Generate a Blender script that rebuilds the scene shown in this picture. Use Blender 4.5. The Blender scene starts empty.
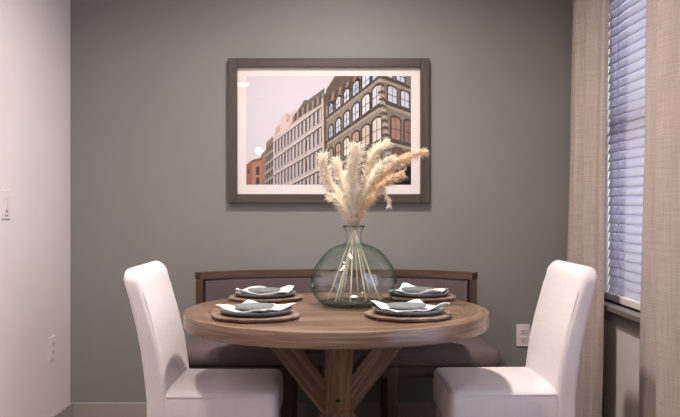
import bpy, bmesh, math, random
from mathutils import Vector, Matrix
S = bpy.context.scene
COL = S.collection
PI = math.pi
random.seed(7)

# ------------------------------------------------------------------ helpers
def srgb(r, g, b):
    def f(c):
        c /= 255.0
        return c / 12.92 if c <= 0.04045 else ((c + 0.055) / 1.055) ** 2.4
    return (f(r), f(g), f(b), 1.0)

class NT:
    """small node tree helper"""
    def __init__(self, name):
        self.m = bpy.data.materials.new(name)
        self.m.use_nodes = True
        self.t = self.m.node_tree
        self.b = self.t.nodes['Principled BSDF']
        self.out = self.t.nodes['Material Output']
    def n(self, typ, **kw):
        nd = self.t.nodes.new(typ)
        for k, v in kw.items():
            if k in nd.inputs.keys():
                nd.inputs[k].default_value = v
            else:
                setattr(nd, k, v)
        return nd
    def l(self, a, b):
        self.t.links.new(a, b)
    def ramp(self, fac, stops):
        r = self.n('ShaderNodeValToRGB')
        el = r.color_ramp.elements
        el[0].position, el[0].color = stops[0]
        el[1].position, el[1].color = stops[-1]
        for p, c in stops[1:-1]:
            e = el.new(p); e.color = c
        self.l(fac, r.inputs['Fac'])
        return r.outputs['Color']
    def noise(self, vec, scale=(1, 1, 1), s=1.0, detail=4.0, rough=.5, dist=0.0):
        mp = self.n('ShaderNodeMapping')
        mp.inputs['Scale'].default_value = scale
        self.l(vec, mp.inputs['Vector'])
        nz = self.n('ShaderNodeTexNoise')
        nz.inputs['Scale'].default_value = s
        nz.inputs['Detail'].default_value = detail
        nz.inputs['Roughness'].default_value = rough
        nz.inputs['Distortion'].default_value = dist
        self.l(mp.outputs['Vector'], nz.inputs['Vector'])
        return nz.outputs['Fac']
    def math(self, op, a, b):
        m = self.n('ShaderNodeMath', operation=op)
        for i, v in enumerate((a, b)):
            if isinstance(v, (int, float)): m.inputs[i].default_value = v
            else: self.l(v, m.inputs[i])
        return m.outputs[0]
    def bump(self, h, strength=.2, dist=.002):
        b = self.n('ShaderNodeBump')
        b.inputs['Strength'].default_value = strength
        b.inputs['Distance'].default_value = dist
        self.l(h, b.inputs['Height'])
        self.l(b.outputs['Normal'], self.b.inputs['Normal'])
    def coord(self, which='UV'):
        return self.n('ShaderNodeTexCoord').outputs[which]

def mul(c, k): return (c[0]*k, c[1]*k, c[2]*k, 1)

def paint(name, c, rough=.6, spread=.05, bump=.08):
    t = NT(name); v = t.coord('Object')
    f = t.noise(v, s=2.2, detail=3)
    t.l(t.ramp(f, [(.3, mul(c, 1 - spread)), (.7, mul(c, 1 + spread))]), t.b.inputs['Base Color'])
    t.bump(t.noise(v, s=260, detail=2), bump, .0008)
    t.b.inputs['Roughness'].default_value = rough
    t.b.inputs['Specular IOR Level'].default_value = .3
    return t.m

def wood(name, dark, mid, light, rough=.45, su=1.6, sv=26.0):
    t = NT(name); v = t.coord('UV')
    a = t.noise(v, (su, sv, 1), 1.0, 5, .6, 1.2)
    b = t.noise(v, (su*3, sv*7, 1), 1.0, 3, .6, .3)
    c = t.noise(v, (.9, 3.5, 1), 1.0, 2)
    f = t.math('ADD', t.math('MULTIPLY', a, .6), t.math('ADD', t.math('MULTIPLY', b, .22), t.math('MULTIPLY', c, .22)))
    t.l(t.ramp(f, [(.41, dark), (.52, mid), (.63, light)]), t.b.inputs['Base Color'])
    t.bump(b, .25, .0006)
    t.b.inputs['Roughness'].default_value = rough
    t.b.inputs['Specular IOR Level'].default_value = .45
    return t.m

def cloth(name, c, spread=.12, su=5, sv=5, fine=260, rough=.9, coord='UV', sheen=.0, bump=.25):
    t = NT(name); v = t.coord(coord)
    a = t.noise(v, (su, fine, su), 1.0, 3, .65)
    b = t.noise(v, (fine, sv, sv), 1.0, 3, .65)
    f = t.math('ADD', t.math('MULTIPLY', a, .5), t.math('MULTIPLY', b, .5))
    t.l(t.ramp(f, [(.36, mul(c, 1 - spread)), (.64, mul(c, 1 + spread))]), t.b.inputs['Base Color'])
    t.bump(f, bump, .0012)
    t.b.inputs['Roughness'].default_value = rough
    t.b.inputs['Specular IOR Level'].default_value = .15
    if sheen: t.b.inputs['Sheen Weight'].default_value = sheen
    return t.m

def plain(name, c, rough=.5, metal=0.0, spec=.4, spread=.06, s=30):
    t = NT(name); v = t.coord('Object')
    f = t.noise(v, s=s, detail=3)
    t.l(t.ramp(f, [(.3, mul(c, 1 - spread)), (.7, mul(c, 1 + spread))]), t.b.inputs['Base Color'])
    t.b.inputs['Roughness'].default_value = rough
    t.b.inputs['Metallic'].default_value = metal
    t.b.inputs['Specular IOR Level'].default_value = spec
    return t.m

def thin_glass(name, centre, edge, ior=1.45, rough=0.0, blend=.35):
    t = NT(name)
    t.t.nodes.remove(t.b)
    lw = t.n('ShaderNodeLayerWeight'); lw.inputs['Blend'].default_value = blend
    col = t.ramp(lw.outputs['Facing'], [(.0, centre), (.6, tuple(centre[i]*.75+edge[i]*.25 for i in range(3)) + (1,)), (1.0, edge)])
    tr = t.n('ShaderNodeBsdfTransparent'); t.l(col, tr.inputs['Color'])
    gl = t.n('ShaderNodeBsdfGlossy'); gl.inputs['Roughness'].default_value = rough
    l2 = t.n('ShaderNodeLayerWeight'); l2.inputs['Blend'].default_value = .5
    f0 = ((ior-1)/(ior+1))**2
    fr = t.math('ADD', t.math('MULTIPLY', t.math('POWER', l2.outputs['Facing'], 5.0), .6), f0)
    mx = t.n('ShaderNodeMixShader')
    t.l(fr, mx.inputs[0]); t.l(tr.outputs[0], mx.inputs[1]); t.l(gl.outputs[0], mx.inputs[2])
    t.l(mx.outputs[0], t.out.inputs['Surface'])
    return t.m

def emit(name, c, k):
    t = NT(name); t.b.inputs['Emission Color'].default_value = c; t.b.inputs['Emission Strength'].default_value = k
    t.b.inputs['Base Color'].default_value = c
    return t.m

def B():
    bm = bmesh.new(); bm.loops.layers.uv.new('UVMap'); return bm

def obj(name, bm, mat, parent=None, smooth=None, loc=None, rotz=0.0):
    me = bpy.data.meshes.new(name)
    bmesh.ops.recalc_face_normals(bm, faces=bm.faces)
    bm.to_mesh(me); bm.free()
    o = bpy.data.objects.new(name, me); COL.objects.link(o)
    for m in (mat if isinstance(mat, (list, tuple)) else [mat]): me.materials.append(m)
    if smooth is not None:
        me.polygons.foreach_set('use_smooth', [True]*len(me.polygons))
        me.set_sharp_from_angle(angle=math.radians(smooth))
    if parent: o.parent = parent
    if loc: o.location = loc
    if rotz: o.rotation_euler.z = rotz
    return o

def tag(o, label, cat, group=None):
    o['label'] = label; o['category'] = cat
    if group: o['group'] = group
    return o

def thing(name, label, cat, loc=(0, 0, 0), rotz=0, group=None):
    o = bpy.data.objects.new(name, None); COL.objects.link(o)
    o.empty_display_size = .05
    o.location = loc; o.rotation_euler.z = rotz
    return tag(o, label, cat, group)

def structure(o):
    o['kind'] = 'structure'; return o

def copy_tree(o, parent=None):
    c = o.copy(); COL.objects.link(c)
    if parent: c.parent = parent
    for ch in list(o.children): copy_tree(ch, c)
    return c

def uv_box(bm, faces, axis=0, off=None):
    uv = bm.loops.layers.uv.active
    off = off or (random.random()*9, random.random()*9)
    oth = [i for i in range(3) if i != axis]
    for f in faces:
        n = f.normal
        k = max(oth, key=lambda i: abs(n[i]))
        t = [i for i in oth if i != k][0]
        if abs(n[axis]) > .8: t, ax = oth[0], oth[1]
        else: ax = axis
        for lp in f.loops:
            lp[uv].uv = (lp.vert.co[ax] + off[0], lp.vert.co[t] + off[1])

def box(bm, c, s, bevel=0.0, seg=2, axis=0, mtx=None, mat=0):
    """box centred at c with size s, UV grain along axis, optional transform"""
    r = bmesh.ops.create_cube(bm, size=1.0)
    vs = r['verts']
    for v in vs: v.co = Vector((v.co.x*s[0], v.co.y*s[1], v.co.z*s[2]))
    fs = set(f for v in vs for f in v.link_faces)
    if bevel > 0:
        es = list(set(e for v in vs for e in v.link_edges))
        r = bmesh.ops.bevel(bm, geom=es, offset=bevel, segments=seg, profile=.5, affect='EDGES')
        fs = set(f for f in r['faces']) | set(f for f in fs if f.is_valid)
        fs |= set(f for v in r['verts'] for f in v.link_faces)
    for f in fs: f.normal_update(); f.material_index = mat
    uv_box(bm, fs, axis)
    vv = set(v for f in fs for v in f.verts)
    M = Matrix.Translation(Vector(c)) @ (mtx if mtx else Matrix.Identity(4))
    for v in vv: v.co = M @ v.co
    return fs

def beam(bm, p0, p1, w, h, up=(0, 0, 1), bevel=.004):
    """rectangular bar from p0 to p1; w across, h along 'up'"""
    p0, p1 = Vector(p0), Vector(p1)
    x = (p1 - p0); L = x.length; x.normalize()
    u = Vector(up); y = u.cross(x)
    if y.length < 1e-4: y = Vector((0, 1, 0)).cross(x)
    y.normalize(); z = x.cross(y)
    M = Matrix((x, y, z)).transposed().to_4x4()
    return box(bm, (p0 + p1)/2, (L, w, h), bevel, 2, 0, M)

def lathe(bm, prof, n=64, c=(0, 0, 0), wob=None, close_bottom=False, close_top=False, a0=0.0):
    rings = []
    uv = bm.loops.layers.uv.active
    for j, (r, z) in enumerate(prof):
        ring = []
        for i in range(n):
            a = a0 + 2*PI*i/n
            k = wob(a, j) if wob else 1.0
            ring.append(bm.verts.new((c[0] + r*k*math.cos(a), c[1] + r*k*math.sin(a), c[2] + z)))
        rings.append(ring)
    for j in range(len(rings)-1):
        for i in range(n):
            f = bm.faces.new((rings[j][i], rings[j][(i+1) % n], rings[j+1][(i+1) % n], rings[j+1][i]))
            R = prof[j][0]
            us = (i*2*PI/n*.55, (i+1)*2*PI/n*.55)
            vs = (prof[j][1]+prof[j][0], prof[j+1][1]+prof[j+1][0])
            for lp, q in zip(f.loops, ((us[0], vs[0]), (us[1], vs[0]), (us[1], vs[1]), (us[0], vs[1]))): lp[uv].uv = q
    if close_bottom: bm.faces.new(list(reversed(rings[0])))
    if close_top:
        f = bm.faces.new(rings[-1])
        for lp in f.loops: lp[uv].uv = (lp.vert.co.x, lp.vert.co.y)
    return rings

def tube(bm, pts, rad, n=8, cap=True):
    pts = [Vector(p) for p in pts]
    rads = rad if isinstance(rad, (list, tuple)) else [rad]*len(pts)
    rings = []
    for i, p in enumerate(pts):
        d = (pts[min(i+1, len(pts)-1)] - pts[max(i-1, 0)]).normalized()
        a = Vector((0, 0, 1)) if abs(d.z) < .9 else Vector((1, 0, 0))
        x = d.cross(a).normalized(); y = d.cross(x)
        rings.append([bm.verts.new(p + (x*math.cos(2*PI*k/n) + y*math.sin(2*PI*k/n))*rads[i]) for k in range(n)])
    for j in range(len(rings)-1):
        for k in range(n):
            bm.faces.new((rings[j][k], rings[j][(k+1) % n], rings[j+1][(k+1) % n], rings[j+1][k]))
    if cap:
        bm.faces.new(rings[0]); bm.faces.new(list(reversed(rings[-1])))

def spline(pts, n):
    """Catmull-Rom through 3D points, n samples"""
    P = [Vector(p) for p in pts]
    P = [P[0]*2 - P[1]] + P + [P[-1]*2 - P[-2]]
    out = []
    m = len(P) - 3
    for k in range(n):
        t = k/(n-1)*m; i = min(int(t), m-1); t -= i
        a, b, c, d = P[i:i+4]
        out.append(.5*((2*b) + (c-a)*t + (2*a-5*b+4*c-d)*t*t + (3*b-a-3*c+d)*t**3))
    return out

# ------------------------------------------------------------------ camera
CAMZ, FPX = 1.15, 786.0
cam = bpy.data.cameras.new('camera'); co = bpy.data.objects.new('camera', cam); COL.objects.link(co)
co.location = (0, 0, CAMZ); co.rotation_euler = (PI/2, 0, 0)
cam.sensor_width = 36; cam.lens = 36*FPX/680; cam.shift_y = -1.5/680; cam.clip_start = .05
S.camera = co
def P(px, py, d): return Vector(((px-340)*d/FPX, d, CAMZ - (py-207)*d/FPX))

# ------------------------------------------------------------------ materials
M = {}
M['wall_back'] = paint('wall_paint_taupe', srgb(136, 134, 129), .55, .03)
M['wall_left'] = paint('wall_paint_white', srgb(228, 219, 217), .6, .02)
M['wall_right'] = paint('wall_paint_right', srgb(222, 214, 208), .6, .02)
M['ceiling'] = paint('ceiling_paint', srgb(228, 224, 220), .8, .02)
M['trim'] = paint('trim_paint', srgb(160, 152, 145), .45, .02, .02)
M['sill'] = paint('sill_paint', srgb(112, 103, 98), .4, .02, .02)
M['floor'] = wood('floor_wood', srgb(96, 80, 68), srgb(122, 103, 88), srgb(142, 122, 104), .4, 1.0, 12)
M['table'] = wood('table_wood', srgb(74, 53, 40), srgb(118, 91, 73), srgb(154, 125, 103), .28)
M['table_leg'] = wood('table_base_wood', srgb(74, 51, 38), srgb(112, 82, 63), srgb(142, 110, 88), .5)
M['bench_wood'] = wood('bench_wood', srgb(56, 40, 31), srgb(78, 57, 45), srgb(97, 75, 60), .5)
M['bench_fabric'] = cloth('bench_fabric', srgb(94, 83, 83), .1, 20, 20, 300, coord='Object')
M['linen_white'] = cloth('slipcover_cotton', srgb(232, 222, 222), .035, 9, 9, 220, coord='Object', bump=.18)
M['curtain'] = cloth('curtain_linen', srgb(178, 163, 156), .17, 6, 5, 170, bump=.3)
M['napkin'] = cloth('napkin_cotton', srgb(238, 234, 232), .03, 30, 30, 500, coord='Object')
M['plate'] = plain('stoneware_grey', srgb(122, 127, 128), .42, 0, .45, .07, 60)
M['charger'] = wood('charger_wood', srgb(84, 66, 56), srgb(126, 102, 88), srgb(168, 142, 126), .55, 2, 30)
M['frame'] = wood('frame_wood', srgb(64, 55, 50), srgb(74, 64, 59), srgb(84, 73, 67), .45, 1.2, 30)
M['mat'] = paint('mat_board', srgb(236, 227, 222), .8, .01, .02)
M['plastic'] = plain('white_plastic', srgb(226, 216, 216), .4, 0, .4, .01)
M['slot'] = plain('dark_slot', srgb(70, 62, 60), .6)
M['slat'] = None
M['cord'] = plain('blind_cord', srgb(220, 220, 228), .7)
M['sash'] = plain('sash_vinyl', srgb(232, 224, 218), .5, 0, .4, .02)
M['pane'] = thin_glass('window_glass', (.93, .95, .96, 1), (.8, .85, .85, 1))
M['art_glass'] = thin_glass('picture_glass', (1, 1, 1, 1), (1, 1, 1, 1), 1.35)
def vase_mat():
    t = NT('vase_glass'); t.t.nodes.remove(t.b)
    bp = t.n('ShaderNodeBump'); bp.inputs['Strength'].default_value = .6; bp.inputs['Distance'].default_value = .02
    t.l(t.noise(t.coord('Object'), s=11, detail=2), bp.inputs['Height'])
    lw = t.n('ShaderNodeLayerWeight'); lw.inputs['Blend'].default_value = .5
    col = t.ramp(lw.outputs['Facing'], [(0, (.96, .985, .975, 1)), (.45, (.91, .955, .94, 1)), (.70, (.60, .79, .74, 1)), (.86, (.20, .44, .39, 1)), (1, (.04, .14, .12, 1))])
    tr = t.n('ShaderNodeBsdfTransparent'); t.l(col, tr.inputs['Color'])
    gl = t.n('ShaderNodeBsdfGlossy'); gl.inputs['Roughness'].default_value = 0; t.l(bp.outputs[0], gl.inputs['Normal'])
    mx = t.n('ShaderNodeMixShader')
    t.l(t.math('ADD', t.math('MULTIPLY', t.math('POWER', lw.outputs['Facing'], 5.0), .5), .12), mx.inputs[0])
    t.l(tr.outputs[0], mx.inputs[1]); t.l(gl.outputs[0], mx.inputs[2]); t.l(mx.outputs[0], t.out.inputs['Surface'])
    return t.m
M['vase'] = vase_mat()
M['vase_base'] = thin_glass('vase_base_glass', (.66, .76, .72, 1), (.10, .22, .20, 1), 1.5, 0.02, .5)
M['metal'] = plain('dark_bronze', srgb(60, 52, 48), .4, .8)
M['bolt'] = plain('black_bolt', srgb(22, 18, 16), .5, .5)
M['lamp'] = emit('lamp_lens', (1, .92, .84, 1), 30)
def slat_mat():
    t = NT('blind_slat'); c = srgb(206, 202, 206)
    t.b.inputs['Base Color'].default_value = c; t.b.inputs['Roughness'].default_value = .8; t.b.inputs['Specular IOR Level'].default_value = .1
    tr = t.n('ShaderNodeBsdfTranslucent'); tr.inputs['Color'].default_value = mul(srgb(205, 203, 213), .8)
    f = t.noise(t.coord('Object'), (4, 4, 160), 1, 2)
    mx = t.n('ShaderNodeMixShader'); t.l(t.ramp(f, [(.2, (.42,)*3+(1,)), (.8, (.5,)*3+(1,))]), mx.inputs[0])
    t.l(t.b.outputs[0], mx.inputs[1]); t.l(tr.outputs[0], mx.inputs[2]); t.l(mx.outputs[0], t.out.inputs['Surface'])
    return t.m
M['slat'] = slat_mat()
def pampas_mat(name, c):
    t = NT(name)
    f = t.noise(t.coord('Object'), s=35, detail=3)
    colr = t.ramp(f, [(.3, mul(c, .86)), (.7, mul(c, 1.1))])
    t.l(colr, t.b.inputs['Base Color']); t.b.inputs['Roughness'].default_value = .9
    tr = t.n('ShaderNodeBsdfTranslucent'); t.l(colr, tr.inputs['Color'])
    mx = t.n('ShaderNodeMixShader'); mx.inputs[0].default_value = .28
    t.l(t.b.outputs[0], mx.inputs[1]); t.l(tr.outputs[0], mx.inputs[2]); t.l(mx.outputs[0], t.out.inputs['Surface'])
    return t.m
M['pampas_cream'] = pampas_mat('pampas_cream', srgb(255, 245, 226))
M['pampas_white'] = pampas_mat('pampas_white', srgb(255, 247, 232))
M['pampas_tan'] = pampas_mat('pampas_tan', srgb(240, 216, 188))
M['stem'] = plain('dry_stem', srgb(250, 236, 208), .8, 0, .2, .1, 40)

# ------------------------------------------------------------------ room
XL, XR, YB, YF, ZC = -1.42, 1.30, 4.14, -3.6, 2.70
XRF = 1.46
def simple(name, c, s, mat, axis=0):
    bm = B(); box(bm, c, s, 0, 1, axis); return structure(obj(name, bm, mat))
simple('floor', ((XL+XR)/2, (YB+YF)/2, -.05), (XR-XL+.5, YB-YF+.3, .1), M['floor'], 1)
simple('ceiling', ((XL+XR)/2, (YB+YF)/2, ZC+.05), (XR-XL+.5, YB-YF+.3, .1), M['ceiling'])
simple('wall_back', ((XL+XR)/2, YB+.06, ZC/2), (XR-XL+.5, .12, ZC), M['wall_back'])
simple('wall_left', (XL-.06, (YB+YF)/2, ZC/2), (.12, YB-YF, ZC), M['wall_left'])
# right wall with two window openings
WY0, WY1, WZ0, WZ1 = 2.66, 3.93, .69, 2.32
VY0, VY1, VZ0, VZ1 = .7, 2.5, .5, 2.32
bm = B()
def rw(y0, y1, z0, z1): box(bm, ((XR+XRF)/2, (y0+y1)/2, (z0+z1)/2), (XRF-XR, y1-y0, z1-z0))
rw(YF, VY0, 0, ZC); rw(VY0, VY1, 0, VZ0); rw(VY0, VY1, VZ1, ZC); rw(VY1, WY0, 0, ZC)
rw(WY0, WY1, 0, WZ0); rw(WY0, WY1, WZ1, ZC); rw(WY1, YB, 0, ZC)
structure(obj('wall_right', bm, M['wall_right']))
def baseboard(name, c, s):
    bm = B(); box(bm, c, s, .004, 2); structure(obj(name, bm, M['trim']))
baseboard('baseboard_back', ((XL+XR)/2, YB-.008, .061), (XR-XL, .016, .122))
baseboard('baseboard_left', (XL+.008, (YB+YF)/2-.01, .061), (.016, YB-YF-.02, .122))
baseboard('baseboard_right', (XR-.008, (YB+YF)/2-.01, .061), (.016, YB-YF-.02, .122))

# window_1 : sashes, panes, sill, apron
def window(name, y0, y1, z0, z1, sill):
    w = bpy.data.objects.new(name, None); COL.objects.link(w); w['kind'] = 'structure'
    X = 1.42; zm = (z0+z1)/2 + .04
    bm = B()
    for (ya, yb, za, zb) in ((y0, y0+.05, z0, z1), (y1-.05, y1, z0, z1), (y0+.05, y1-.05, z0, z0+.05), (y0+.05, y1-.05, z1-.05, z1)):
        box(bm, (X, (ya+yb)/2, (za+zb)/2), (.05, yb-ya, zb-za), .004)
    obj('window_frame', bm, M['sash'], w)
    bm = B(); box(bm, (X-.01, (y0+y1)/2, zm), (.05, y1-y0-.1, .055), .004); obj('meeting_rail', bm, M['sash'], w)
    bm = B(); box(bm, (X+.01, (y0+y1)/2, (z0+z1)/2), (.004, y1-y0-.1, z1-z0-.1)); obj('pane', bm, M['pane'], w)
    if sill:
        bm = B(); box(bm, (1.322, (y0+y1)/2, z0-.0125), (.15, y1-y0+.16, .025), .004)
        box(bm, (1.288, (y0+y1)/2, z0-.025-.0275), (.022, y1-y0+.1, .055), .004)
        obj('window_sill', bm, M['sill'], w)
    return w
window('window_1', WY0, WY1, WZ0, WZ1, True)
window('window_2', VY0, VY1, VZ0, VZ1, False)

# blind
bl = thing('window_blind', 'white horizontal slat blind lowered over the window behind the curtains', 'window blind', (1.345, (WY0+WY1)/2, WZ0))
bm = B(); by = (WY1-WY0)/2 - .008
z = .055; k = 0
while z < WZ1-WZ0-.06:
    R_ = Matrix.Rotation(math.radians(-77), 4, 'Y')
    box(bm, (0, 0, z), (.05, 2*by, .0028), .0008, 1, 1, R_)
    z += .0435
obj('slats', bm, M['slat'], bl)
bm = B(); box(bm, (0, 0, .02), (.05, 2*by, .036), .004); obj('bottom_rail', bm, M['sash'], bl)
bm = B(); box(bm, (0, 0, WZ1-WZ0-.03), (.06, 2*by, .055), .004); obj('headrail', bm, M['sash'], bl)
for yy in (by-.09, by-.2, 0, -by+.2):
    bm = B(); tube(bm, [(-.028, yy, .03), (-.028, yy, WZ1-WZ0-.05)], .0018, 6); obj('ladder_cord', bm, M['cord'], bl)

# curtains
def curtain(name, top, bot, label, wave=0):
    """plan polyline (X, Y) at top and bottom, hung on rings below the rod"""
    n = 90; zt, zb = 2.40, .02; rows = 26
    A = spline([(x, y, zt) for x, y in top], n); Bq = spline([(x, y, zb) for x, y in bot], n)
    bm = B(); uv = bm.loops.layers.uv.active
    u = [0]
    for i in range(1, n): u.append(u[-1] + (A[i]-A[i-1]).length)
    grid = []
    for j in range(rows+1):
        t = j/rows
        grid.append([bm.verts.new((A[i].lerp(Bq[i], t)) + Vector((.004*math.sin(5*t*2+i*.35), .004*math.sin(7*t+i*.2), 0))*t) for i in range(n)])
    for j in range(rows):
        for i in range(n-1):
            f = bm.faces.new((grid[j][i], grid[j][i+1], grid[j+1][i+1], grid[j+1][i]))
            for lp, q in zip(f.loops, ((u[i], zt-(zt-zb)*j/rows), (u[i+1], zt-(zt-zb)*j/rows), (u[i+1], zt-(zt-zb)*(j+1)/rows), (u[i], zt-(zt-zb)*(j+1)/rows))):
                lp[uv].uv = q
    c = A[n//2]
    root = thing(name, label, 'curtain', (c.x, c.y, zb))
    for v in bm.verts: v.co -= Vector((c.x, c.y, zb))
    o = obj('curtain_panel', bm, M['curtain'], root, 180)
    s = o.modifiers.new('thickness', 'SOLIDIFY'); s.thickness = .003; s.offset = 0
    for i in range(4, n, 17):
        bm = B()
        p = A[i] - Vector((c.x, c.y, zb))
        pts = [(1.2-c.x+.022*math.cos(a), p.y, 2.424-zb+.022*math.sin(a)) for a in [2*PI*k/16 for k in range(17)]]
        tube(bm, pts, .0025, 6)
        obj('ring', bm, M['metal'], root, 180)
    return root
curtain('curtain', [(1.225, 4.09), (1.205, 4.04), (1.20, 3.96), (1.17, 3.90), (1.215, 3.84), (1.185, 3.77), (1.225, 3.71), (1.215, 3.61), (1.24, 3.60)],
        [(1.20, 4.10), (1.155, 4.05), (1.19, 3.96), (1.15, 3.90), (1.20, 3.85), (1.165, 3.80), (1.205, 3.77), (1.195, 3.70), (1.22, 3.68)],
        'beige linen curtain panel hanging in the back corner behind the right chair')
curtain('curtain', [(1.28, 3.20), (1.245, 3.17), (1.215, 3.08), (1.24, 3.01), (1.275, 2.985), (1.24, 2.955), (1.19, 2.945), (1.185, 2.85), (1.225, 2.74), (1.23, 2.66), (1.20, 2.60)],
        [(1.27, 3.25), (1.225, 3.22), (1.20, 3.12), (1.225, 3.03), (1.265, 2.99), (1.23, 2.96), (1.18, 2.945), (1.175, 2.85), (1.22, 2.74), (1.22, 2.66), (1.20, 2.60)],
        'beige linen curtain panel at the right edge, nearer side of the window')
rod = thing('curtain_rod', 'dark metal curtain rod above the window carrying both beige panels', 'curtain rod', (1.2, 3.25, 2.424))
bm = B(); tube(bm, [(0, -.70, 0), (0, .86, 0)], .011, 12); obj('rod', bm, M['metal'], rod, 40)
for yy in (-.6, .6):
    bm = B(); beam(bm, (0, yy, 0), (.1, yy, 0), .014, .014); box(bm, (.097, yy, 0), (.006, .04, .07), .001)
    obj('bracket', bm, M['metal'], rod)

# ------------------------------------------------------------------ wall plates
def wall_outlet(loc, rotz, label, group=None):
    t = thing('wall_outlet', label, 'wall outlet', loc, rotz)     # local: faces -Y, back at y=0
    bm = B(); box(bm, (0, -.003, 0), (.071, .006, .116), .002); obj('cover_plate', bm, M['plastic'], t)
    for s in (-1, 1):
        bm = B(); box(bm, (0, -.0065, s*.0195), (.034, .003, .029), .0012, 2); r = obj('receptacle', bm, M['plastic'], t)
        bm = B()
        box(bm, (-.007, -.0083, s*.0195+.004), (.0028, .001, .009)); box(bm, (.007, -.0083, s*.0195+.004), (.0028, .001, .011))
        box(bm, (0, -.0083, s*.0195-.008), (.006, .001, .006))
        obj('socket_holes', bm, M['slot'], r)
    bm = B(); lathe(bm, [(.0035, 0), (.0035, .001)], 12, close_top=True)
    for v in bm.verts: v.co = Vector((v.co.x, -.006-v.co.z, v.co.y))
    obj('screw', bm, M['sash'], t)
    return t
wall_outlet((.964, YB, .474), 0, 'white duplex wall outlet on the taupe back wall beside the right chair')
wall_outlet((XL, 3.87, .455), PI/2, 'white wall outlet low on the pale left wall')
sw = thing('light_switch', 'white rocker light switch on the pale left wall', 'light switch', (XL, 3.335, 1.16), PI/2)
bm = B(); box(bm, (0, -.003, 0), (.075, .006, .122), .002); obj('cover_plate', bm, M['plastic'], sw)
bm = B(); box(bm, (0, -.0075, .008), (.034, .006, .062), .002, 2, 0, Matrix.Rotation(.06, 4, 'X')); obj('rocker', bm, M['plastic'], sw)
bm = B(); box(bm, (.0, -.0065, -.03), (.008, .002, .006)); box(bm, (0, -.0065, -.047), (.026, .002, .004)); obj('slider', bm, M['slot'], sw)

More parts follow.
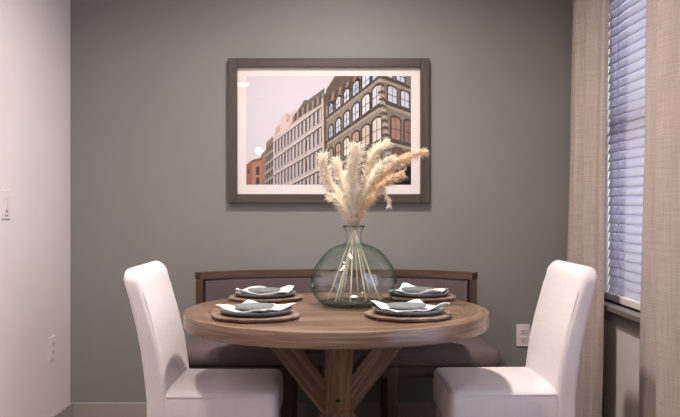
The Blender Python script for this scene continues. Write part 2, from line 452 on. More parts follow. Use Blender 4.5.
# ------------------------------------------------------------------ framed picture
DF = 4.105
def pic():
    x0, z1 = P(228, 58, DF).x, P(228, 58, DF).z
    x1, z0 = P(429.5, 203, DF).x, P(429.5, 203, DF).z
    cx, cz = (x0+x1)/2, (z0+z1)/2
    W, H = x1-x0, z1-z0
    t = thing('framed_picture', 'large framed photograph of old city buildings hung on the taupe wall', 'picture', (cx, YB, z0))
    fw = .047; dep = YB-DF
    bm = B(); zc = H/2
    for s in (-1, 1):
        beam(bm, (s*(W/2-fw/2), -dep/2, 0), (s*(W/2-fw/2), -dep/2, H), fw, dep, (0, 1, 0), .003)
        beam(bm, (-W/2+fw, -dep/2, zc+s*(H/2-fw/2)), (W/2-fw, -dep/2, zc+s*(H/2-fw/2)), dep, fw, (0, 0, 1), .003)
    obj('frame', bm, M['frame'], t)
    bm = B(); box(bm, (0, -.008, zc), (W-2*fw+.004, .008, H-2*fw+.004)); obj('mat_board', bm, M['mat'], t)
    bm = B(); box(bm, (0, -.0265, zc), (W-2*fw+.002, .002, H-2*fw+.002)); obj('glazing', bm, M['art_glass'], t)
    # the print: flat coloured shapes, photograph pixel coordinates -> local
    bm = B(); cl = bm.loops.layers.float_color.new('tone')
    yb = -.0125
    def L(px, py, lay):
        p = P(px, py, YB-.013); return (p.x-cx, yb - lay*.00012, p.z-z0)
    LX0, LX1, LY0, LY1 = 246.3, 411, 76, 184.6
    def poly(pts, c, lay):
        # Sutherland-Hodgman against the print rectangle
        def clip(ps, inside, cut):
            out = []
            for i in range(len(ps)):
                a, b = ps[i-1], ps[i]
                if inside(b):
                    if not inside(a): out.append(cut(a, b))
                    out.append(b)
                elif inside(a): out.append(cut(a, b))
            return out
        def cx_(v): return lambda a, b: (v, a[1] + (b[1]-a[1])*(v-a[0])/(b[0]-a[0]))
        def cy_(v): return lambda a, b: (a[0] + (b[0]-a[0])*(v-a[1])/(b[1]-a[1]), v)
        ps = list(pts)
        for ins, ct in ((lambda p: p[0] >= LX0, cx_(LX0)), (lambda p: p[0] <= LX1, cx_(LX1)), (lambda p: p[1] >= LY0, cy_(LY0)), (lambda p: p[1] <= LY1, cy_(LY1))):
            ps = clip(ps, ins, ct)
            if len(ps) < 3: return
        vs = [bm.verts.new(L(p[0], p[1], lay)) for p in ps]
        try: f = bm.faces.new(vs)
        except Exception: return
        k = random.uniform(.93, 1.07); q = srgb(*c)
        for lp in f.loops: lp[cl] = (q[0]*k, q[1]*k, q[2]*k, 1)
    rnd = random.Random(3)
    sky = (213, 206, 212)
    poly([(LX0, LY0), (LX1, LY0), (LX1, LY1), (LX0, LY1)], sky, 0)
    # red brick house, far left
    poly([(246, 165), (252, 160), (262, 157), (262, 186), (246, 186)], (168, 116, 94), 1)
    poly([(246, 165), (252, 160), (252, 186), (246, 186)], (150, 90, 68), 2)
    poly([(252, 160.5), (262, 158), (262, 160), (252, 162.5)], (120, 74, 60), 3)
    for (a, b, c_, d) in ((256, 167, 259.5, 175), (256, 178, 259.5, 185), (248, 169, 249.5, 174)):
        poly([(a, b), (c_, b-1), (c_, d), (a, d)], (66, 48, 46), 3)
    # narrow grey-brown houses
    poly([(261, 154), (266, 150), (266, 143), (273, 136), (274, 186), (261, 186)], (128, 112, 104), 1)
    poly([(261, 158), (264, 155), (265, 186), (261, 186)], (150, 104, 84), 2)
    for r in range(5):
        for cidx, xx in enumerate((266.3, 268.8, 271.3)):
            y = 148 - cidx*1.9 + r*8.6
            poly([(xx, y), (xx+1.4, y-1.2), (xx+1.4, y+4), (xx, y+4.8)], (72, 66, 66), 3)
        poly([(265, 156+r*8.6), (274, 149+r*8.6), (274, 150.2+r*8.6), (265, 157.2+r*8.6)], (184, 170, 160), 3)
    # faraway pale roofs
    poly([(273, 141), (276, 127), (280, 124), (281, 118), (287, 112), (289, 116), (296, 108), (298, 112), (300, 124), (273, 150)], (214, 190, 180), 1)
    poly([(276, 128), (280, 124), (280, 131), (275, 136)], (196, 164, 150), 2)
    poly([(287, 113), (291, 116), (290, 122), (286, 122)], (190, 168, 158), 2)
    # pale grey row of houses x 273..324
    def yl(a, b, x, xa=273., xb=323.): return a + (b-a)*(x-xa)/(xb-xa)
    bands = [(141, 103), (158, 122.5), (174, 144.5), (192, 166.5), (209, 188)]
    poly([(273, 139), (291, 127), (324.5, 97), (324.5, 186), (273, 186)], (188, 176, 173), 2)
    # dark cornice with brackets
    poly([(290, 126), (294, 116), (302, 104), (304, 100), (308, 100), (324.5, 88), (324.5, 103), (306, 113), (292, 124)], (112, 98, 90), 3)
    for i in range(13):
        x = 292 + i*2.5; y = 123.5 - (x-292)*.72
        poly([(x, y), (x+1.2, y-1), (x+1.4, y-9), (x+.2, y-8)], (66, 56, 52) if i % 2 else (164, 148, 136), 4)
    for bi in range(4):
        a, b = bands[bi]; a2, b2 = bands[bi+1]
        x = 275.0
        w = 2.9
        while x < 322:
            h0 = yl(a, b, x) + 2.6; h1 = yl(a2, b2, x) - 2.8
            ww = 1.35 + (x-273)*.018
            poly([(x, h0+1), (x+ww*.5, h0-.3), (x+ww, h0+.2-ww*.6), (x+ww, h1-ww*.6), (x, h1)], rnd.choice([(74, 68, 70), (92, 86, 90), (84, 78, 78)]), 4)
            poly([(x+ww*.55, h0+1.4), (x+ww, h0+1), (x+ww, h1-1.6), (x+ww*.55, h1-1.2)], rnd.choice([(122, 118, 126), (150, 146, 152), (108, 104, 110)]), 5)
            poly([(x-1.1, h0), (x-.35, h0-.5), (x-.35, h1), (x-1.1, h1+.4)], (202, 190, 186), 4)
            x += w + (x-273)*.03
        for (o_, th, c_) in ((0, 1.8, (206, 194, 188)), (1.8, 1.4, (96, 86, 84))):
            poly([(273, a+o_), (324, b+o_-.6), (324, b+o_+th), (273, a+o_+th*.7)], c_, 6)
    for xx in (289, 306):
        poly([(xx, 125), (xx+1.2, 124), (xx+1.2, 186), (xx, 186)], (190, 178, 174), 5)
    poly([(321.5, 99), (323.2, 98), (324.5, 186), (322.5, 186)], (206, 190, 182), 7)
    poly([(323.4, 96), (326.2, 92), (327.4, 186), (324.6, 186)], (92, 68, 60), 7)
    # corner building: left face x 326..~384, right face beyond
    poly([(326, 91), (336, 76), (380, 70), (390, 186), (326, 186)], (140, 126, 114), 3)
    poly([(380, 70), (412, 70), (412, 186), (390, 186)], (128, 114, 104), 3)
    poly([(326, 90), (335, 76), (376, 74), (368, 80), (326, 107)], (98, 80, 70), 4)
    for i in range(9):
        x = 327.5 + i*3.6; y = 103.5 - (x-327.5)*.72
        poly([(x, y), (x+1.6, y-1.1), (x+3.2, y-9.5), (x+1.4, y-8)], (164, 140, 120) if i % 2 else (58, 46, 42), 5)
    poly([(326, 106.5), (372, 73.5), (372, 75.5), (326, 109)], (188, 166, 144), 5)
    # floor lines on left face: y at x=326 and at x=384
    fl = [(119, 76), (143, 102), (167, 139.5), (190, 168)]
    def yf(i, x): a, b = fl[i]; return a + (b-a)*(x-326)/(384-326.)
    glass = [[(196, 204, 224), (180, 190, 212), (214, 216, 228)], [(206, 208, 224), (188, 196, 216), (220, 216, 222)], [(214, 192, 168), (190, 160, 136), (222, 208, 196)], [(160, 130, 110), (120, 100, 92)]]
    cols = [(328.8, 3.8), (335.8, 4.6), (343.7, 5.5), (352.4, 6.5), (361.9, 7.6), (372.2, 9.0)]
    def win(x, w, yt, yb_, s, g, lay):
        """arched window whose top and sill run with slope s per px"""
        n = 6
        def ar(x0, w0, y0, rise): return [(x0 + w0*i/n, y0 + s*(x0-x + w0*i/n) - rise*math.sin(PI*i/n)) for i in range(n+1)]
        poly(ar(x-1.3, w+2.6, yt+1.2, 3.0) + [(x+w+1.3, yb_+s*w+1), (x-1.3, yb_+1)], (72, 58, 52), lay)
        poly(ar(x+.5, w-.6, yt+2.4, 1.8) + [(x+w-.1, yb_+s*w-.8), (x+.5, yb_-.8)], g, lay+1)
        m = (yt+yb_)/2 + .6
        poly([(x+.5, m), (x+w-.1, m+s*w), (x+w-.1, m+s*w+.8), (x+.5, m+.8)], (66, 56, 56), lay+2)
        poly([(x+w/2-.3, yt+1), (x+w/2+.35, yt+1+s*w*.5), (x+w/2+.35, yb_+s*w*.5-.8), (x+w/2-.3, yb_-.8)], (80, 70, 70), lay+2)
    for r in range(4):
        top = [lambda x: yf(0, x)-20-(x-326)*.03, lambda x: yf(0, x), lambda x: yf(1, x), lambda x: yf(2, x)][r]
        for (x, w) in cols:
            h = (13.0, 15.5, 18, 18)[r] * (.82 + .5*(x-329)/45)
            s = (fl[r][1]-fl[r][0])/58.0
            yb_ = yf(r, x) - 1.8
            win(x, w, yb_-h, yb_, s, rnd.choice(glass[r]), 5)
            poly([(x-2.9, yb_-h+3.4), (x-1.6, yb_-h+2.4), (x-1.6, yb_+1), (x-2.9, yb_+2)], (180, 158, 136), 5)
        # sill course: dark shadow line with pale course under it
        a, b = fl[r]
        cxr = (380, 384.5, 388, 390)[r]
        poly([(326, a-1.2), (cxr, b-1.4), (cxr, b+1.8), (326, a+.8)], (66, 54, 50), 8)
        poly([(326, a+.8), (cxr, b+1.8), (cxr, b+4.6), (326, a+2.6)], (168, 152, 136), 7)
        # right face courses
        e = (88, 112, 146, 173)[r]
        poly([(cxr, b-1.4), (412, e-1.2), (412, e+1.6), (cxr, b+1.8)], (64, 52, 48), 8)
        poly([(cxr, b+1.8), (412, e+1.6), (412, e+4.4), (cxr, b+4.6)], (156, 140, 126), 7)
        s2 = (e-b)/(412.-cxr)
        for (dx, w) in ((3.2, 9.0), (16.2, 8.2)):
            h = (13.5, 17, 23, 20)[r]
            yb_ = b + s2*dx - 1.6
            win(cxr+dx, w, yb_-h, yb_, s2, rnd.choice([(200, 204, 222), (214, 210, 224)]) if r < 2 else rnd.choice([(158, 116, 98), (136, 98, 84), (176, 140, 122)]), 5)
    # quoins on the corner
    for i in range(28):
        y = 76 + i*3.6; x = 380 + (y-76)*.105
        w = 2.6 if i % 2 else 3.6
        poly([(x-w, y+1), (x, y), (x+w, y+1), (x+w, y+3.4), (x, y+2.2), (x-w, y+3.4)], (176, 160, 142) if i % 2 else (74, 62, 56), 9)
    # awning and street-level shapes lower right
    poly([(392, 148), (412, 152), (412, 186), (394, 186)], (98, 68, 54), 8)
    for i in range(8):
        x = 394+rnd.random()*15; y = 150+rnd.random()*26
        poly([(x, y), (x+3, y+.5), (x+3, y+5), (x, y+4.5)], rnd.choice([(176, 110, 78), (66, 52, 48), (150, 120, 100)]), 9)
    poly([(326, 178), (412, 166), (412, 186), (326, 186)], (92, 78, 76), 8)
    t2 = NT('print_ink'); at = t2.n('ShaderNodeVertexColor'); at.layer_name = 'tone'
    nz = t2.ramp(t2.math('ADD', t2.math('MULTIPLY', t2.noise(t2.coord('Object'), (1, 1, 1.6), 95, 3, .7), .6), t2.math('MULTIPLY', t2.noise(t2.coord('Object'), (1, 1, 1), 260, 2, .6), .4)), [(.38, (.55, .53, .52, 1)), (.5, (1, 1, 1, 1)), (.64, (1.35, 1.33, 1.3, 1))])
    sp = t2.n('ShaderNodeSeparateColor'); t2.l(at.outputs['Color'], sp.inputs[0])
    mg = t2.n('ShaderNodeMix', data_type='RGBA', blend_type='MULTIPLY')
    t2.l(t2.math('MAXIMUM', t2.math('SUBTRACT', .95, t2.math('MULTIPLY', sp.outputs[0], 1.35)), 0.0), mg.inputs[0])
    t2.l(at.outputs['Color'], mg.inputs[6]); t2.l(nz, mg.inputs[7])
    t2.l(mg.outputs[2], t2.b.inputs['Base Color']); t2.b.inputs['Roughness'].default_value = .7
    me_o = obj('print', bm, t2.m, t)
    return t
pic()

# ------------------------------------------------------------------ dining table
TX, TY, TZ, TR = -.014, 3.10, .75, .592
tb = thing('dining_table', 'round brown wooden dining table with thick rim on a crossed beam base', 'table', (TX, TY, 0))
bm = B(); uv = bm.loops.layers.uv.active
RI = .488
# planks of the centre, clipped to the inner circle
npl = 7; pw = 2*RI/npl
for k in range(npl):
    y0 = -RI + k*pw + .0006; y1 = y0 + pw - .0012
    ptsT = []
    nn = 26
    for i in range(nn+1):
        y = y0 + (y1-y0)*i/nn; ptsT.append((math.sqrt(max(RI*RI-y*y, 1e-6)), y))
    for i in range(nn, -1, -1):
        y = y0 + (y1-y0)*i/nn; ptsT.append((-math.sqrt(max(RI*RI-y*y, 1e-6)), y))
    if len(set(ptsT)) < 4: continue
    vt = [bm.verts.new((x, y, TZ-.0004)) for x, y in ptsT]; vb = [bm.verts.new((x, y, TZ-.05)) for x, y in ptsT]
    ft = bm.faces.new(vt); fb = bm.faces.new(list(reversed(vb)))
    off = (random.random()*5, random.random()*5)
    for f in (ft, fb):
        for lp in f.loops: lp[uv].uv = (lp.vert.co.x+off[0], lp.vert.co.y+off[1])
    for i in range(len(vt)):
        bm.faces.new((vt[i], vb[i], vb[(i+1) % len(vt)], vt[(i+1) % len(vt)]))
obj('tabletop', bm, M['table'], tb)
bm = B()
z0 = TZ-.057
prof = [(RI+.001, TZ-.05), (RI+.001, TZ-.0025), (RI+.003, TZ), (TR-.005, TZ), (TR-.0015, TZ-.0015), (TR, TZ-.005), (TR, z0+.004), (TR-.004, z0), (RI-.03, z0), (RI-.03, TZ-.0505), (RI+.001, TZ-.0505)]
lathe(bm, prof, 128)
obj('rim', bm, M['table'], tb, 30)
# crossed base: four bent arms round a core
CZ = .357
def arm(name, ang, up):
    bm = B()
    if up: p0, p1 = Vector((0.0, 0, CZ-.01)), Vector((.30, 0, .735))
    else: p0, p1 = Vector((0.0, 0, CZ+.01)), Vector((.215, 0, -.045))
    beam(bm, p0, p1, .097, .092, (0, 1, 0) if False else (0, 0, 1), .004)
    for (pc, pn) in (((0, 0, z0-.0005), (0, 0, 1)), ((0, 0, .0), (0, 0, -1)), ((.02, 0, 0), (-1, 0, 0))):
        g = bm.verts[:] + bm.edges[:] + bm.faces[:]
        r = bmesh.ops.bisect_plane(bm, geom=g, plane_co=pc, plane_no=pn, clear_outer=True)
        ed = [e for e in r['geom_cut'] if isinstance(e, bmesh.types.BMEdge)]
        if ed: bmesh.ops.contextual_create(bm, geom=ed)
    o = obj(name, bm, M['table_leg'], tb); o.rotation_euler.z = ang
    return o
for k in range(4):
    arm('brace', k*PI/2+.05, True); arm('leg', k*PI/2+.05, False)
bm = B(); box(bm, (0, 0, CZ), (.094, .094, .21), .004, 2, 2); obj('core_block', bm, M['table_leg'], tb)
bm = B(); lathe(bm, [(.008, 0), (.008, .004), (.004, .006)], 16, close_top=True)
nrm = Vector((0, -.8, -.6))
Q = Vector((0, 0, 1)).rotation_difference(Vector((0, -.79, -.61))).to_matrix().to_4x4()
dirv = Vector((0, -.30, .40)).normalized()
base = Vector((.006, 0, CZ-.01)) + dirv*.118 + Vector((0, -.80, -.60))*.046
for v in bm.verts: v.co = Q @ v.co + base
obj('bolt', bm, M['bolt'], tb, 40)

# ------------------------------------------------------------------ chairs
def rrect(hx0, hx1, hy, r, n=5):
    """rounded rectangle in plan: x hx0..hx1, y -hy..hy"""
    r = min(r, (hx1-hx0)/2-.001, hy-.001)
    pts = []
    for (cx, cy, a) in ((hx1-r, hy-r, 0), (hx0+r, hy-r, PI/2), (hx0+r, -hy+r, PI), (hx1-r, -hy+r, 1.5*PI)):
        for i in range(n+1):
            t = a + PI/2*i/n; pts.append((cx+r*math.cos(t), cy+r*math.sin(t)))
    return pts
def loft(bm, rows, crown=None):
    """rows: list of (x0, x1, hy, r, z)"""
    rings = []
    for (x0, x1, hy, r, z) in rows:
        ring = []
        for (x, y) in rrect(x0, x1, hy, r):
            ring.append(bm.verts.new((x, y, z + (crown(x, y, z) if crown else 0))))
        rings.append(ring)
    n = len(rings[0])
    for j in range(len(rings)-1):
        for i in range(n):
            bm.faces.new((rings[j][i], rings[j][(i+1) % n], rings[j+1][(i+1) % n], rings[j+1][i]))
    bm.faces.new(list(reversed(rings[0]))); bm.faces.new(rings[-1])
def make_chair(label):
    t = thing('dining_chair', label, 'chair')
    HW = .235
    inn = [(.05, -.196), (.30, -.196), (.42, -.197), (.50, -.206), (.60, -.221), (.70, -.243), (.80, -.270), (.88, -.293), (.93, -.308)]
    outr = [(.05, -.284), (.30, -.278), (.42, -.278), (.50, -.286), (.60, -.299), (.70, -.317), (.80, -.340), (.88, -.362), (.93, -.376)]
    def at(tab, z):
        for (a, b) in zip(tab, tab[1:]):
            if z <= b[0]: return a[1] + (b[1]-a[1])*(z-a[0])/(b[0]-a[0])
        return tab[-1][1]
    def wob(x, y, z):
        k = max(0, min(1, (z-.6)/.33)); e = max(0, (abs(y)-(HW-.085))/.085)
        return k*(.010*(1-(y/HW)**2) - .030*e**2.2)
    rows = []
    zz = .03
    while zz < .885: rows.append((at(outr, max(zz, .05)), at(inn, max(zz, .05)), HW, .022, zz)); zz += .03
    for (d, dz) in ((0, 0), (.003, .010), (.008, .018), (.015, .024), (.024, .028), (.034, .0295)):
        rows.append((at(outr, .89+dz)+d, at(inn, .89+dz)-d, HW-d*1.2, .022, .895+dz))
    bm = B(); loft(bm, rows, wob)
    o = obj('backrest', bm, M['linen_white'], t, 180)
    # seat
    rows = []
    for (d, z) in ((.012, .300), (.003, .305), (0, .32), (-.001, .37), (0, .425), (.002, .436), (.006, .444), (.012, .449), (.022, .4525), (.05, .457), (.09, .461), (.13, .464), (.18, .466)):
        rows.append((-.22+d*.2, .204-d, HW+.002-d, .03, z))
    bm = B(); loft(bm, rows); obj('seat', bm, M['linen_white'], t, 180)
    bm = B(); loft(bm, [(-.2, .196, HW-.001, .028, .03), (-.2, .194, HW-.003, .028, .16), (-.2, .193, HW-.004, .028, .303)]); obj('skirt', bm, M['linen_white'], t, 60)
    # seams: edge of the back, edge of the seat
    for q in (-1, 1):
        bm = B(); tube(bm, [(at(inn, z)-.0072, q*(HW-.0072), z) for z in [.47+.030*i for i in range(13)]], .0012, 6)
        obj('seam', bm, M['linen_white'], t, 180)
    bm = B(); tube(bm, [(-.2, -HW-.001, .438), (.15, -HW-.001, .438), (.185, -HW+.006, .438), (.199, -HW+.03, .438), (.201, 0, .438), (.199, HW-.03, .438), (.185, HW-.006, .438), (.15, HW+.001, .438), (-.2, HW+.001, .438)], .0030, 6)
    obj('seat_piping', bm, M['linen_white'], t, 180)
    for (sx, sy) in ((-.25, -1), (-.25, 1), (.16, -1), (.16, 1)):
        bm = B(); box(bm, (sx, sy*.19, .06), (.04, .04, .12), .004, 2, 2); obj('leg', bm, M['bench_wood'], t)
    return t
ch = make_chair('white slipcovered dining chair at the left side of the table, nearest the pale wall')
ch.location = (-.45, 3.175, 0); ch['group'] = 'slipcovered dining chairs'
c2 = copy_tree(ch); c2.location = (.615, 3.21, 0); c2.rotation_euler.z = PI + math.radians(1.5)
c2['label'] = 'white slipcovered dining chair at the right side of the table, beside the curtain'

# ------------------------------------------------------------------ bench
BX = -.018; HWB = .685
be = thing('dining_bench', 'upholstered charcoal bench with curved wood framed back against the taupe wall', 'bench', (BX, 3.75, 0))
def bc(u, inset=0.0):
    """plan curve of the back; local coordinates"""
    x = (HWB-inset)*u
    y = 4.075 - .19*abs(u)**3.2 - 3.75
    return Vector((x, y, 0))
def bsweep(bm, z0, z1, th, off=0.0, u0=-1, u1=1, n=60, bulge=0.0):
    uv = bm.loops.layers.uv.active
    rings = []; s = 0
    prev = None; ss = []
    for i in range(n+1):
        u = u0+(u1-u0)*i/n; p = bc(u)
        d = (bc(min(u+.01, 1.02)) - bc(max(u-.01, -1.02))).normalized(); nn = Vector((d.y, -d.x, 0))
        if prev is not None: s += (p-prev).length
        prev = p; ss.append(s)
        a = p + nn*(off+th/2); b = p + nn*(off-th/2)
        if bulge:
            m0, m1 = z0+.02, z1-.02
            ring = [(a, z0), (a+nn*bulge, m0), (a+nn*bulge*1.4, (z0+z1)/2), (a+nn*bulge, m1), (a, z1), (b, z1), (b, z0)]
        else: ring = [(a, z0), (a, z1), (b, z1), (b, z0)]
        rings.append([bm.verts.new((q.x, q.y, zz)) for q, zz in ring])
    k = len(rings[0])
    for i in range(n):
        for j in range(k):
            f = bm.faces.new((rings[i][j], rings[i+1][j], rings[i+1][(j+1) % k], rings[i][(j+1) % k]))
            vz = [rings[i][j].co.z, rings[i][(j+1) % k].co.z]
            w = j*.05
            for lp, q in zip(f.loops, ((ss[i], vz[0]+w), (ss[i+1], vz[0]+w), (ss[i+1], vz[1]+w), (ss[i], vz[1]+w))): lp[uv].uv = q
    bm.faces.new(list(reversed(rings[0]))); bm.faces.new(rings[-1])
bm = B(); bsweep(bm, .792, .826, .05); obj('top_rail', bm, M['bench_wood'], be, 30)
bm = B(); bsweep(bm, .44, .792, .035, 0, -.965, .965, 60, .006); obj('backrest', bm, M['bench_fabric'], be, 60)
bm = B(); bsweep(bm, .40, .44, .035, 0, -.965, .965); obj('back_rail', bm, M['bench_wood'], be, 30)
for s in (-1, 1):
    p = bc(s*.985)
    bm = B(); beam(bm, (p.x, p.y, 0), (p.x, p.y, .792), .036, .05, (0, 1, 0), .003); obj('post', bm, M['bench_wood'], be)
# seat outline
def seat_outline(ins, zs):
    pts = []
    n = 24
    for i in range(n+1):
        u = 1 - 2*i/n; p = bc(u*.955)
        pts.append((p.x, p.y - .04 - ins))
    hx = HWB+.045-ins; fy = 3.45-3.75+ins; r = .05
    pts = [(max(-hx, min(hx, q[0]*hx/HWB*1.05)), q[1]) for q in pts]
    for i in range(7):
        t = PI + PI/2*i/6; pts.append((-hx+r+r*math.cos(t), fy+r+r*math.sin(t)))
    for i in range(7):
        t = 1.5*PI + PI/2*i/6; pts.append((hx-r+r*math.cos(t), fy+r+r*math.sin(t)))
    return pts
bm = B(); rings = []
for (ins, zz) in ((.012, .446), (.004, .452), (0, .47), (.002, .49), (.010, .507), (.022, .517), (.045, .524), (.09, .528)):
    rings.append([bm.verts.new((x, y, zz)) for x, y in seat_outline(ins, zz)])
n = min(len(r) for r in rings); 
for j in range(len(rings)-1):
    assert len(rings[j]) == len(rings[j+1]), (len(rings[j]), len(rings[j+1]))
    for i in range(len(rings[j])):
        m_ = len(rings[j]); bm.faces.new((rings[j][i], rings[j][(i+1) % m_], rings[j+1][(i+1) % m_], rings[j+1][i]))
bm.faces.new(list(reversed(rings[0]))); bm.faces.new(rings[-1])
obj('seat_cushion', bm, M['bench_fabric'], be, 50)
bm = B()
hx = HWB-.01
beam(bm, (-hx, 3.475-3.75, .422), (hx, 3.475-3.75, .422), .03, .046)
for s in (-1, 1): beam(bm, (s*(hx-.015), 3.475-3.75+.016, .422), (s*(hx-.015), 3.86-3.75, .422), .03, .046)
obj('seat_rail', bm, M['bench_wood'], be)
for x in (-.69, -.225, .25, .69):
    bm = B(); beam(bm, (x, 3.478-3.75, 0), (x, 3.478-3.75, .445), .045, .042, (0, 1, 0), .003); obj('leg', bm, M['bench_wood'], be)
for x in (-.225, .25):
    bm = B(); beam(bm, (x, 4.04-3.75, 0), (x, 4.04-3.75, .41), .045, .035, (0, 1, 0), .003); obj('leg', bm, M['bench_wood'], be)

# ------------------------------------------------------------------ place settings
def make_setting(cx, cy, rot, words, seed):
    rn = random.Random(seed)
    ph = [rn.random()*6 for _ in range(4)]
    # wavy wooden charger
    bm = B()
    wv = lambda a, j: 1 + .018*math.sin(9*a+ph[0]) + .012*math.sin(5*a+ph[1]) + .008*math.sin(14*a+ph[2])
    lathe(bm, [(.145, 0), (.153, .003), (.159, .010), (.159, .0135), (.155, .0155), (.12, .0152)], 96, wob=wv, close_bottom=True, close_top=True)
    o = obj('charger', bm, M['charger'], None, 40, (cx, cy, TZ), rot)
    tag(o, 'wavy edged brown wooden charger under the %s setting' % words, 'charger', 'wooden chargers')
    z = TZ + .0152
    bm = B()
    lathe(bm, [(.085, 0), (.11, .003), (.128, .0095), (.1325, .0165), (.1325, .018), (.130, .0185), (.126, .0145), (.108, .0085), (.06, .0075)], 72, close_bottom=True, close_top=True)
    o = obj('dinner_plate', bm, M['plate'], None, 50, (cx, cy, z), 0)
    tag(o, 'large grey stoneware dinner plate of the %s setting' % words, 'plate', 'dinner plates')
    # napkin: folded square with lifted corners
    zn = z + .0085
    bm = B(); n = 22; side = .212; g = []
    for i in range(n+1):
        row = []
        for j in range(n+1):
            x = (i/n-.5)*side; y = (j/n-.5)*side
            r = math.hypot(x, y); q = max(0, (r-.062)/.06)
            lift = .0120*min(1.1, q)
            a = math.atan2(y, x)
            wv_ = min(1, q)*(.0035*math.sin(3*a+ph[3]) + .003*math.sin(7*a+ph[0]) + .0025*math.sin(60*x+ph[1])*math.cos(48*y+ph[2]))
            if r > .105: lift += .009*math.cos(a+ph[2])**2*min(1.6, (r-.105)/.02)
            row.append(bm.verts.new((x*(1+.04*math.sin(a*3+ph[1])), y*(1+.05*math.sin(a*2+ph[0])), max(.0006, lift+max(wv_, -.002*q)))))
        g.append(row)
    for i in range(n):
        for j in range(n): bm.faces.new((g[i][j], g[i+1][j], g[i+1][j+1], g[i][j+1]))
    o = obj('napkin', bm, M['napkin'], None, 180, (cx, cy, zn), rot + PI/4)
    s = o.modifiers.new('thickness', 'SOLIDIFY'); s.thickness = .0035; s.offset = 1
    tag(o, 'crumpled white cloth napkin between the two plates of the %s setting' % words, 'napkin', 'napkins')
    z2 = zn + .0062
    bm = B()
    lathe(bm, [(.045, 0), (.060, .003), (.070, .009), (.0725, .0145), (.071, .015), (.065, .0115), (.05, .0095), (.02, .009)], 56, close_bottom=True, close_top=True)
    o = obj('side_plate', bm, M['plate'], None, 50, (cx-.006, cy+.004, z2), 0)
    tag(o, 'small grey stoneware plate topping the %s setting' % words, 'plate', 'small plates')
make_setting(-.303, 2.845, .25, 'front left', 1)
make_setting(-.322, 3.405, .6, 'back left', 2)
make_setting(.250, 2.865, -.35, 'front right', 13)
make_setting(.345, 3.43, .4, 'back right', 4)

# ------------------------------------------------------------------ vase
VX, VY = .056, 3.19
va = thing('glass_vase', 'large round green tinted glass bottle vase in the middle of the table', 'vase', (VX, VY, TZ))
out = [(.10, 0), (.122, .005), (.142, .018), (.158, .04), (.168, .07), (.172, .10), (.169, .13), (.156, .16), (.130, .197), (.102, .225), (.074, .240), (.050, .248), (.037, .254), (.031, .262), (.029, .275), (.030, .29), (.034, .305), (.040, .316), (.0435, .321), (.0425, .325), (.038, .324)]
prof = spline([(r, 0, z) for r, z in out], 90)
prof = [(max(p.x, .001), p.z) for p in prof]
wobv = lambda a, j: 1 + .012*math.sin(2*a+.6) + .006*math.sin(3*a+2)
bm = B(); lathe(bm, prof, 96, wob=wobv); obj('body', bm, M['vase'], va, 180)
bm = B()
lathe(bm, [(.02, .0005), (.099, .0005), (.119, .0055), (.138, .018), (.133, .018), (.105, .010), (.02, .008)], 64, wob=wobv, close_bottom=True, close_top=True)
obj('base', bm, M['vase_base'], va, 60)
bm = B()
pr = [(.0425+.003*math.cos(a), .322+.003*math.sin(a)) for a in [2*PI*k/10 for k in range(11)]]
lathe(bm, pr, 48); 
obj('lip', bm, M['vase_base'], va, 180)

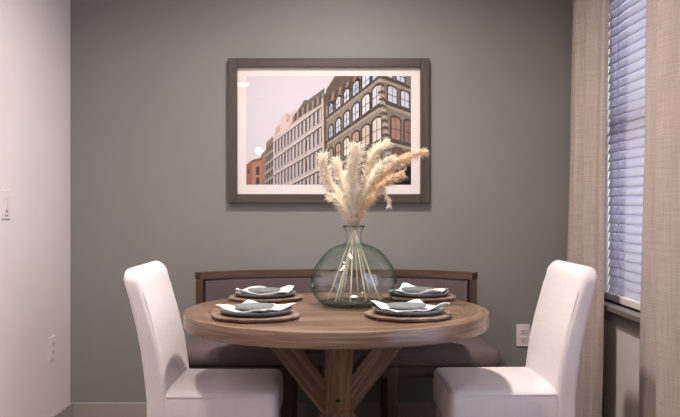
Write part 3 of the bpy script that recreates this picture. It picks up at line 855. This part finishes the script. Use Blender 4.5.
# ------------------------------------------------------------------ pampas
def pampas(path, dd, foot, mat, label, wid=.036, nb=900, droop=.25, seed=0, lenk=1.0):
    """path: photo pixels tip..neck; dd: depth offset at tip; foot: (dx, dy) where the stem stands in the vase"""
    rn = random.Random(seed)
    d0 = VY
    n = len(path)
    pts = [P(px, py, d0 + dd*(1-i/(n-1))) for i, (px, py) in enumerate(path)]
    neck = Vector((VX + (path[-1][0]-353.6)*.0025, VY + foot[1]*.08, TZ+.30))
    base = Vector((VX+foot[0], VY+foot[1], TZ+.02))
    root = thing('pampas_stem', label, 'dried grass', base, 0, 'pampas stems in the vase')
    full = spline(pts + [neck], 40)
    stem = full[10:] + [neck.lerp(base, t) for t in (.25, .5, .75, 1.0)]
    bm = B(); tube(bm, [p-base for p in stem], [.0016]*len(full[10:]) + [.0036]*4, 6); obj('stalk', bm, M['stem'], root, 180)
    bm = B()
    tube(bm, [p-base for p in full[:14]], [.0006+.0001*i for i in range(14)], 5)
    m = 37      # plume covers the first part of the path
    for k in range(int(nb*1.6)):
        t = rn.random()**.85
        f = t*m; i = int(f); p = full[i].lerp(full[i+1], f-i)
        ax = (full[max(i-1, 0)] - full[i+2]).normalized()     # towards the tip
        a = rn.random()*2*PI
        e1 = ax.cross(Vector((0, 1, .1))).normalized(); e2 = ax.cross(e1)
        rad = e1*math.cos(a) + e2*math.sin(a)
        prof_ = (math.sin(PI*min(1, (t*.86+.10)))**.6)
        L = lenk*wid*(1.0+.8*rn.random())*(.45+.75*prof_)*(1 if t < .7 else 1-.45*(t-.7)/.3)
        spread = (.36 + .46*rn.random())*(1 if t < .7 else 1-.5*(t-.7)/.3)
        dir_ = (ax*(1.0) + rad*spread).normalized()
        g = Vector((0, 0, -1))*droop*L
        q0 = p + rad*.0015
        q1 = q0 + dir_*L*.5 + g*.15 + Vector((rn.gauss(0, 1), rn.gauss(0, 1), rn.gauss(0, 1)))*.0018
        q2 = q0 + dir_*L*.95 + g + rad*L*.12 + Vector((rn.gauss(0, 1), rn.gauss(0, 1), rn.gauss(0, 1)))*.003
        side = dir_.cross(Vector((rn.gauss(0, 1), rn.gauss(0, 1), rn.gauss(0, 1)))).normalized()
        w0, w1 = .0011, .0013
        vs = [bm.verts.new(x - base) for x in (q0-side*w0, q0+side*w0, q1-side*w1, q1+side*w1, q2)]
        bm.faces.new((vs[0], vs[1], vs[3], vs[2])); bm.faces.new((vs[2], vs[3], vs[4]))
    me = bpy.data.meshes.new('plume'); bm.to_mesh(me); bm.free()
    o = bpy.data.objects.new('plume', me); COL.objects.link(o); me.materials.append(mat); o.parent = root
    return root
C_, W_, T_ = M['pampas_cream'], M['pampas_white'], M['pampas_tan']
pampas([(323, 156), (325, 168), (330, 184), (340, 200), (348, 214), (352, 226)], -.02, (-.105, .03), C_, 'cream pampas plume leaning furthest left over the vase', seed=1, wid=.032)
pampas([(336, 160), (340, 174), (345, 190), (350, 208), (353, 226)], .06, (-.045, .06), W_, 'short cream pampas plume standing just left of the tallest middle one', seed=2, wid=.030)
pampas([(356, 147), (354, 162), (352, 180), (352, 202), (353, 226)], -.04, (-.015, -.05), W_, 'broad cream pampas plume upright in the middle of the vase', seed=3, wid=.040, nb=1200)
pampas([(387, 142), (375, 150), (370, 164), (364, 186), (357, 208), (354, 226)], .03, (.02, .05), C_, 'tall cream pampas plume arching right, its tip the highest', seed=4, wid=.028)
pampas([(393, 158), (381, 165), (372, 178), (364, 196), (358, 212), (355, 226)], -.05, (.05, -.02), W_, 'whitish pampas plume between the tallest arching one and the tan one', seed=5, wid=.027)
pampas([(424, 151), (405, 158), (390, 169), (374, 188), (362, 208), (356, 226)], -.03, (.105, .0), T_, 'tan pampas plume reaching furthest right across the picture frame', seed=6, wid=.026, nb=1000)
pampas([(402, 174), (391, 178), (381, 186), (370, 198), (361, 212), (356, 226)], -.10, (.07, .06), T_, 'tan pampas plume low on the right below the longest tan one', seed=7, wid=.024, nb=650)
pampas([(389, 207), (388, 198), (382, 191), (372, 196), (362, 210), (355, 226)], -.08, (-.075, -.04), C_, 'thin drooping pampas sprig hanging at the lower right of the bunch', seed=8, wid=.012, nb=260, lenk=1.0)
pampas([(330, 196), (336, 199), (343, 207), (349, 217), (353, 228)], -.07, (-.06, .0), C_, 'short ragged pampas plume lowest on the left of the bunch', seed=9, wid=.022, nb=420)

# ------------------------------------------------------------------ lights
def downlight(x, y, power, label, size=.16, spread=150, col=(1, .925, .86)):
    t = thing('recessed_downlight', label, 'ceiling light', (x, y, ZC))
    bm = B(); lathe(bm, [(.068, -.001), (.085, -.008), (.092, -.004), (.092, 0)], 40); obj('trim_ring', bm, M['sash'], t, 40)
    bm = B(); lathe(bm, [(.068*math.cos(q*PI/16)+.0002, -.003-.045*math.sin(q*PI/16)) for q in range(9)], 40); obj('lens', bm, M['lamp'], t)
    l = bpy.data.lights.new('downlight_lamp', 'AREA'); l.shape = 'DISK'; l.size = size; l.energy = power; l.color = col
    l.spread = math.radians(spread)
    o = bpy.data.objects.new('downlight_lamp', l); COL.objects.link(o); o.location = (0, 0, -.052); o.parent = t
    return t
downlight(.0, 3.02, 34, 'recessed round ceiling downlight directly over the dining table')
downlight(-1.21, -1.6, 20, 'recessed round ceiling downlight behind the viewer by the left wall')
downlight(-.8, 2.2, 14, 'recessed round ceiling downlight in front of the table')
pe = thing('pendant_lamp', 'small white globe pendant lamp hanging behind the viewer by the left wall', 'pendant lamp', (-1.16, -3.0, 1.95))
bm = B(); lathe(bm, [(.055*math.sin(q*PI/16)+.0002, -.055*math.cos(q*PI/16)) for q in range(17)], 32); obj('globe', bm, M['lamp'], pe, 180)
bm = B(); tube(bm, [(0, 0, .05), (0, 0, ZC-1.95)], .004, 8); obj('cord', bm, M['metal'], pe, 40)
bm = B(); lathe(bm, [(.05, ZC-1.95-.02), (.055, ZC-1.95-.01), (.055, ZC-1.95)], 24, close_bottom=True, close_top=True); obj('canopy', bm, M['metal'], pe, 40)
def window_light(name, y0, y1, z0, z1, power, col):
    l = bpy.data.lights.new(name, 'AREA'); l.shape = 'RECTANGLE'; l.size = z1-z0; l.size_y = y1-y0; l.energy = power; l.color = col
    o = bpy.data.objects.new(name, l); COL.objects.link(o); o.location = (1.62, (y0+y1)/2, (z0+z1)/2); o.rotation_euler = (0, PI/2, 0)
    return o
window_light('daylight_window', WY0, WY1, WZ0, WZ1, 58, (.90, .91, 1.0))
window_light('daylight_side', VY0, VY1, VZ0, VZ1, 34, (.66, .72, 1.0))

w = bpy.data.worlds.new('World'); S.world = w; w.use_nodes = True
bg = w.node_tree.nodes['Background']; bg.inputs[0].default_value = (1.0, .93, .90, 1); bg.inputs[1].default_value = .45

S.view_settings.view_transform = 'Standard'; S.view_settings.look = 'None'
S.view_settings.gamma = 1.0; S.view_settings.use_curve_mapping = False; S.view_settings.exposure = 0.05
S.cycles.use_denoising = True
S.cycles.max_bounces = 12; S.cycles.transparent_max_bounces = 24
S.cycles.sample_clamp_indirect = 4.0
